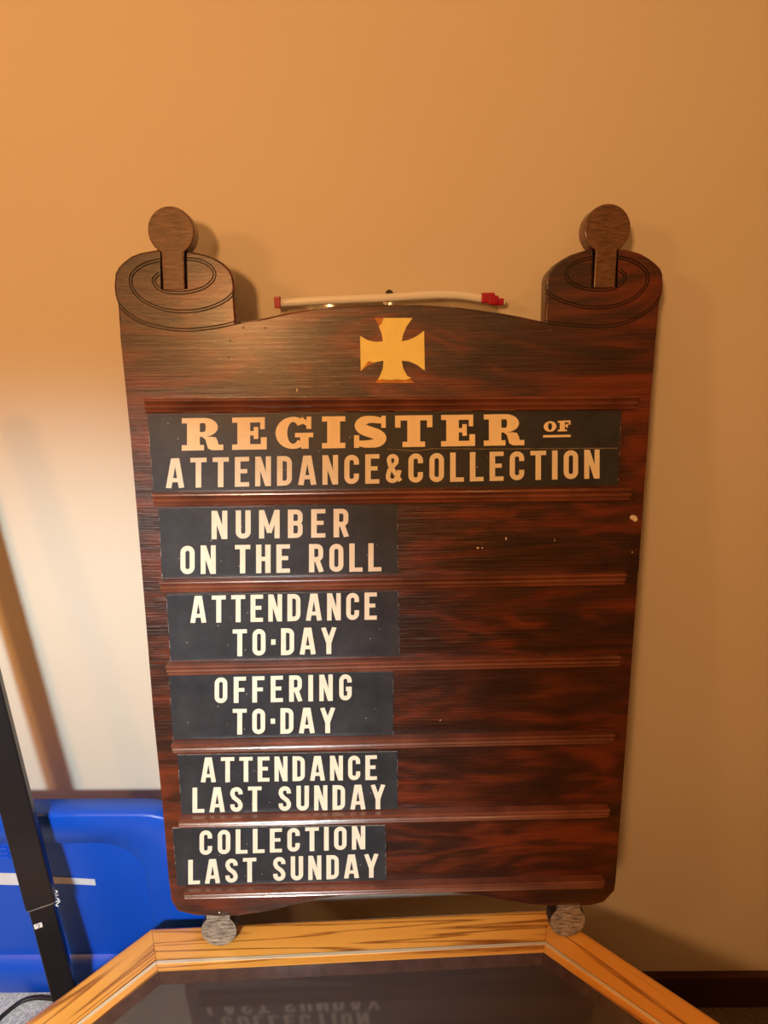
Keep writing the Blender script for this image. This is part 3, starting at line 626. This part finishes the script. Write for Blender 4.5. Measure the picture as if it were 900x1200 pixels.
# ------------------------------------------------------------------ blue bin
def rrect(x0, x1, z0, z1, r_t, r_b, n=8):
    pts = []
    for cx, cz, r, a0 in ((x1 - r_t, z1 - r_t, r_t, 90), (x1 - r_b, z0 + r_b, r_b, 0), (x0 + r_b, z0 + r_b, r_b, -90), (x0 + r_t, z1 - r_t, r_t, -180)):
        for i in range(n + 1):
            t = math.radians(a0 - 90 * i / n); pts.append((cx + r * math.cos(t), cz + r * math.sin(t)))
    return pts
def loft(loops, cap0=True, cap1=True):
    bm = bmesh.new(); rows = [[bm.verts.new((x, y, z)) for x, z in pts] for y, pts in loops]; n = len(rows[0])
    for a, b in zip(rows, rows[1:]):
        for k in range(n): bm.faces.new((a[k], a[(k + 1) % n], b[(k + 1) % n], b[k]))
    if cap0: bm.faces.new(rows[0])
    if cap1: bm.faces.new(rows[-1][::-1])
    return bm
TX0, TX1, TZ0, TZ1 = -1.00, -0.262, 0.2115, 0.5700
e = empty('storage_bin', ((TX0 + TX1) / 2, 0.765, TZ0))
tag(e, 'bright blue plastic storage bin standing on edge against the wall behind the black pole', 'storage bin')
cxm = (TX0 + TX1) / 2
def R0(i, y, rt=0.085, rb=0.02, dz=0.0): return (y - 0.765, [(x - cxm, z - TZ0) for x, z in rrect(TX0 + i, TX1 - i, TZ0 + i, TZ1 - i, rt - i * 0.6, max(0.006, rb - i * 0.3))])
def R1(x0, x1, z0, z1, r, y): return (y - 0.765, [(x - cxm, z - TZ0) for x, z in rrect(x0, x1, z0, z1, r, r * 0.7)])
IN = (TX0 + 0.08, -0.350, 0.262, 0.519)
bm = loft([R0(0.004, 0.778), R0(0.0, 0.776), R0(0.0, 0.752), R0(0.0012, 0.7475), R0(0.005, 0.745), R1(IN[0], IN[1], IN[2], IN[3], 0.062, 0.745), R1(IN[0] + 0.003, IN[1] - 0.003, IN[2] + 0.006, IN[3] - 0.001, 0.061, 0.747), R1(IN[0] + 0.006, IN[1] - 0.006, IN[2] + 0.016, IN[3] - 0.002, 0.057, 0.761)], True, False)
o = from_bm('rim', bm, M_BLUE, e, smooth=False)
for p in o.data.polygons: p.use_smooth = len(p.vertices) < 6
bm = loft([R1(IN[0] + 0.006, IN[1] - 0.006, IN[2] + 0.016, IN[3] - 0.002, 0.057, 0.761), R1(IN[0] + 0.012, IN[1] - 0.012, IN[2] + 0.022, IN[3] - 0.011, 0.05, 0.7615)], False, True)
from_bm('base_panel', bm, M_BLUE, e)
for k in range(3):
    bm = bmesh.new(); box_bm(bm, -0.80 - cxm, -0.556 - cxm, 0.7590 - 0.765, 0.7620 - 0.765, 0.492 - 0.0085 * k - TZ0, 0.4955 - 0.0085 * k - TZ0, bev=0.001); from_bm('rib', bm, M_BLUE, e)
bm = bmesh.new()
tp = [(-0.80, 0.436, 0.024), (-0.60, 0.4365, 0.023), (-0.52, 0.4335, 0.022), (-0.50, 0.4325, 0.0125), (-0.46, 0.4295, 0.0115), (-0.437, 0.4275, 0.0115)]
rows = [[bm.verts.new((x - cxm, y - 0.765, z + s * wv / 2 - TZ0)) for s in (1, -1) for y in (0.7602,)] for x, z, wv in tp]
for a, b in zip(rows, rows[1:]): bm.faces.new((a[0], a[1], b[1], b[0]))
fs = bm.faces[:]; r = bmesh.ops.extrude_face_region(bm, geom=fs)
for g in r['geom']:
    if isinstance(g, bmesh.types.BMVert): g.co.y += 0.0008
tag(from_bm('tape', bm, M_TAPE, e), 'strip of white tape')

# ------------------------------------------------------------------ black pole
pa, pb = Vector((-0.4655, 0.678, 0.337)), Vector((-0.4985, 0.716, 0.703)); pd = (pb - pa).normalized()
p0 = pa + pd * ((0.214 - pa.z) / pd.z); L = (1.16 - 0.214) / pd.z
pole = empty('stand_pole', p0); zq = pd.to_track_quat('Z', 'Y'); pole.rotation_mode = 'QUATERNION'
zx = Vector((0.93, 0.37, 0)); zx = (zx - pd * zx.dot(pd)).normalized(); zy = pd.cross(zx)
pm = Matrix((zx, zy, pd)).transposed().to_4x4(); pm.translation = p0; pole.matrix_world = pm
tag(pole, 'slanting black metal stand pole in front of the blue bin', 'pole')
sj = (0.468 - 0.214) / pd.z
bm = bmesh.new(); box_bm(bm, -0.0155, 0.0155, -0.009, 0.009, 0.004, sj, bev=0.0025); from_bm('lower_tube', bm, M_BLACK, pole)
bm = bmesh.new(); box_bm(bm, -0.0185, 0.0185, -0.0105, 0.0105, sj + 0.0012, L, bev=0.003); from_bm('upper_tube', bm, M_BLACK, pole)
bm = bmesh.new(); box_bm(bm, -0.0165, 0.0165, -0.0098, 0.0098, sj, sj + 0.0012); from_bm('joint_ring', bm, M_STEEL, pole)
bm = bmesh.new(); box_bm(bm, -0.0175, 0.0175, -0.0105, 0.0105, 0.0, 0.012, bev=0.002); from_bm('rubber_foot', bm, M_RUBBER, pole)
sz = sj - 0.030
bm = bmesh.new(); box_bm(bm, -0.0135, -0.0035, -0.0094, -0.0089, sz, sz + 0.0075); stk = from_bm('sticker', bm, M_WHITE, pole); stk['label'] = 'small white sticker marked 3'
bm = bmesh.new()
for pth in ([(-0.003, 0.0020)] + arc(0, 0.0012, 0.0020, 0.0014, 150, -90, 6), arc(0, -0.0014, 0.0020, 0.0014, 90, -150, 6)):
    for pl in polys((pth, 0.0008)): bm.faces.new([bm.verts.new((x * 0.8 - 0.0085, -0.00955, z + sz + 0.0038)) for x, z in pl])
for f in bm.faces:
    f.normal_update()
    if f.normal.y > 0: f.normal_flip()
raw('numeral', bm, [M_INK], stk)
sp = [Vector((0.0175 + 0.0030 * math.sin(i * 2.1) + 0.002, -0.002 + 0.002 * math.cos(i * 1.3), sj + 0.012 - i * 0.0019)) for i in range(13)]
s = tube('string', smooth_path(sp, 4), 0.0008, M_WHITE, pole); s['label'] = 'bit of white string'

# ------------------------------------------------------------------ cable
zc = 0.2145
cp = [(-0.80, 0.60, zc), (-0.66, 0.645, zc), (-0.605, 0.690, zc), (-0.590, 0.7135, zc), (-0.572, 0.733, zc), (-0.545, 0.738, zc), (-0.50, 0.730, zc), (-0.42, 0.70, zc), (-0.36, 0.66, zc)]
tag(tube('cable', smooth_path(cp, 8), 0.0032, M_RUBBER), 'thin black cable curving over the pale carpet below the blue bin', 'cable')

# ------------------------------------------------------------------ zip bag hung behind the board
bag = empty('zip_bag', (0.008, 0.836, 1.258)); tag(bag, 'clear plastic zip bag with white slider bar hanging behind the top of the board', 'bag')
bp = [(-0.124, 1.2535), (-0.080, 1.2560), (-0.035, 1.2575), (0.008, 1.2590), (0.055, 1.2615), (0.090, 1.2612), (0.122, 1.2565)]
P = smooth_path([Vector((x - 0.008, 0.0, z - 1.258)) for x, z in bp], 4)
bm = bmesh.new(); rows = []
for i, p in enumerate(P):
    rows.append([bm.verts.new((p.x, 0.0022 * math.cos(t), p.z + 0.0048 * math.sin(t))) for t in [2 * math.pi * k / 10 for k in range(10)]])
for a, b in zip(rows, rows[1:]):
    for k in range(10): bm.faces.new((a[k], a[(k + 1) % 10], b[(k + 1) % 10], b[k]))
bm.faces.new(rows[0]); bm.faces.new(rows[-1][::-1])
from_bm('zip_bar', bm, M_WHITE, bag, smooth=True)
bm = bmesh.new(); box_bm(bm, -0.1375, -0.1300, -0.003, 0.003, -0.0105, 0.0030, bev=0.0012); tag(from_bm('end_stop', bm, M_RED, bag), 'red end stop')
bm = bmesh.new(); box_bm(bm, 0.110, 0.126, -0.0038, 0.0038, -0.0060, 0.0058, bev=0.002); box_bm(bm, 0.122, 0.137, -0.0032, 0.0032, -0.0088, -0.0005, bev=0.002); box_bm(bm, 0.118, 0.130, -0.0046, -0.0028, -0.0075, 0.0025, bev=0.0015)
tag(from_bm('slider', bm, M_RED, bag), 'red slider')
bm = bmesh.new(); box_bm(bm, 0.137, 0.1385, -0.002, 0.002, -0.0072, -0.0030); from_bm('slider_tip', bm, M_WHITE, bag)
bm = bmesh.new(); rows = []
for j in range(14):
    row = []
    for i in range(33):
        u = i / 32; x = -0.132 + 0.264 * u; z = -0.003 - j * 0.012; k = int(u * (len(P) - 1)); z += P[k].z
        row.append(bm.verts.new((x, 0.004 + 0.0035 * math.sin(u * 19 + j * 0.5) * min(1, j * 0.4) + 0.002 * math.sin(u * 47 - j) * min(1, j * 0.5), z)))
    rows.append(row)
for a, b in zip(rows, rows[1:]):
    for k in range(32): bm.faces.new((a[k], a[k + 1], b[k + 1], b[k]))
from_bm('film', bm, M_FILM, bag, smooth=True)
bm = bmesh.new(); r = bmesh.ops.create_cone(bm, cap_ends=True, segments=14, radius1=0.0016, radius2=0.0016, depth=0.022, matrix=Matrix.Translation((0.008, 0.851, 1.2632)) @ Matrix.Rotation(math.pi / 2, 4, 'X'))
bmesh.ops.create_cone(bm, cap_ends=True, segments=14, radius1=0.0048, radius2=0.0042, depth=0.002, matrix=Matrix.Translation((0.008, 0.8402, 1.2632)) @ Matrix.Rotation(math.pi / 2, 4, 'X'))
tag(from_bm('wall_nail', bm, mat('dark_nail', (0.03, 0.025, 0.02), 0.4, 0.7)), 'dark nail head in the wall above the zip bag', 'nail')
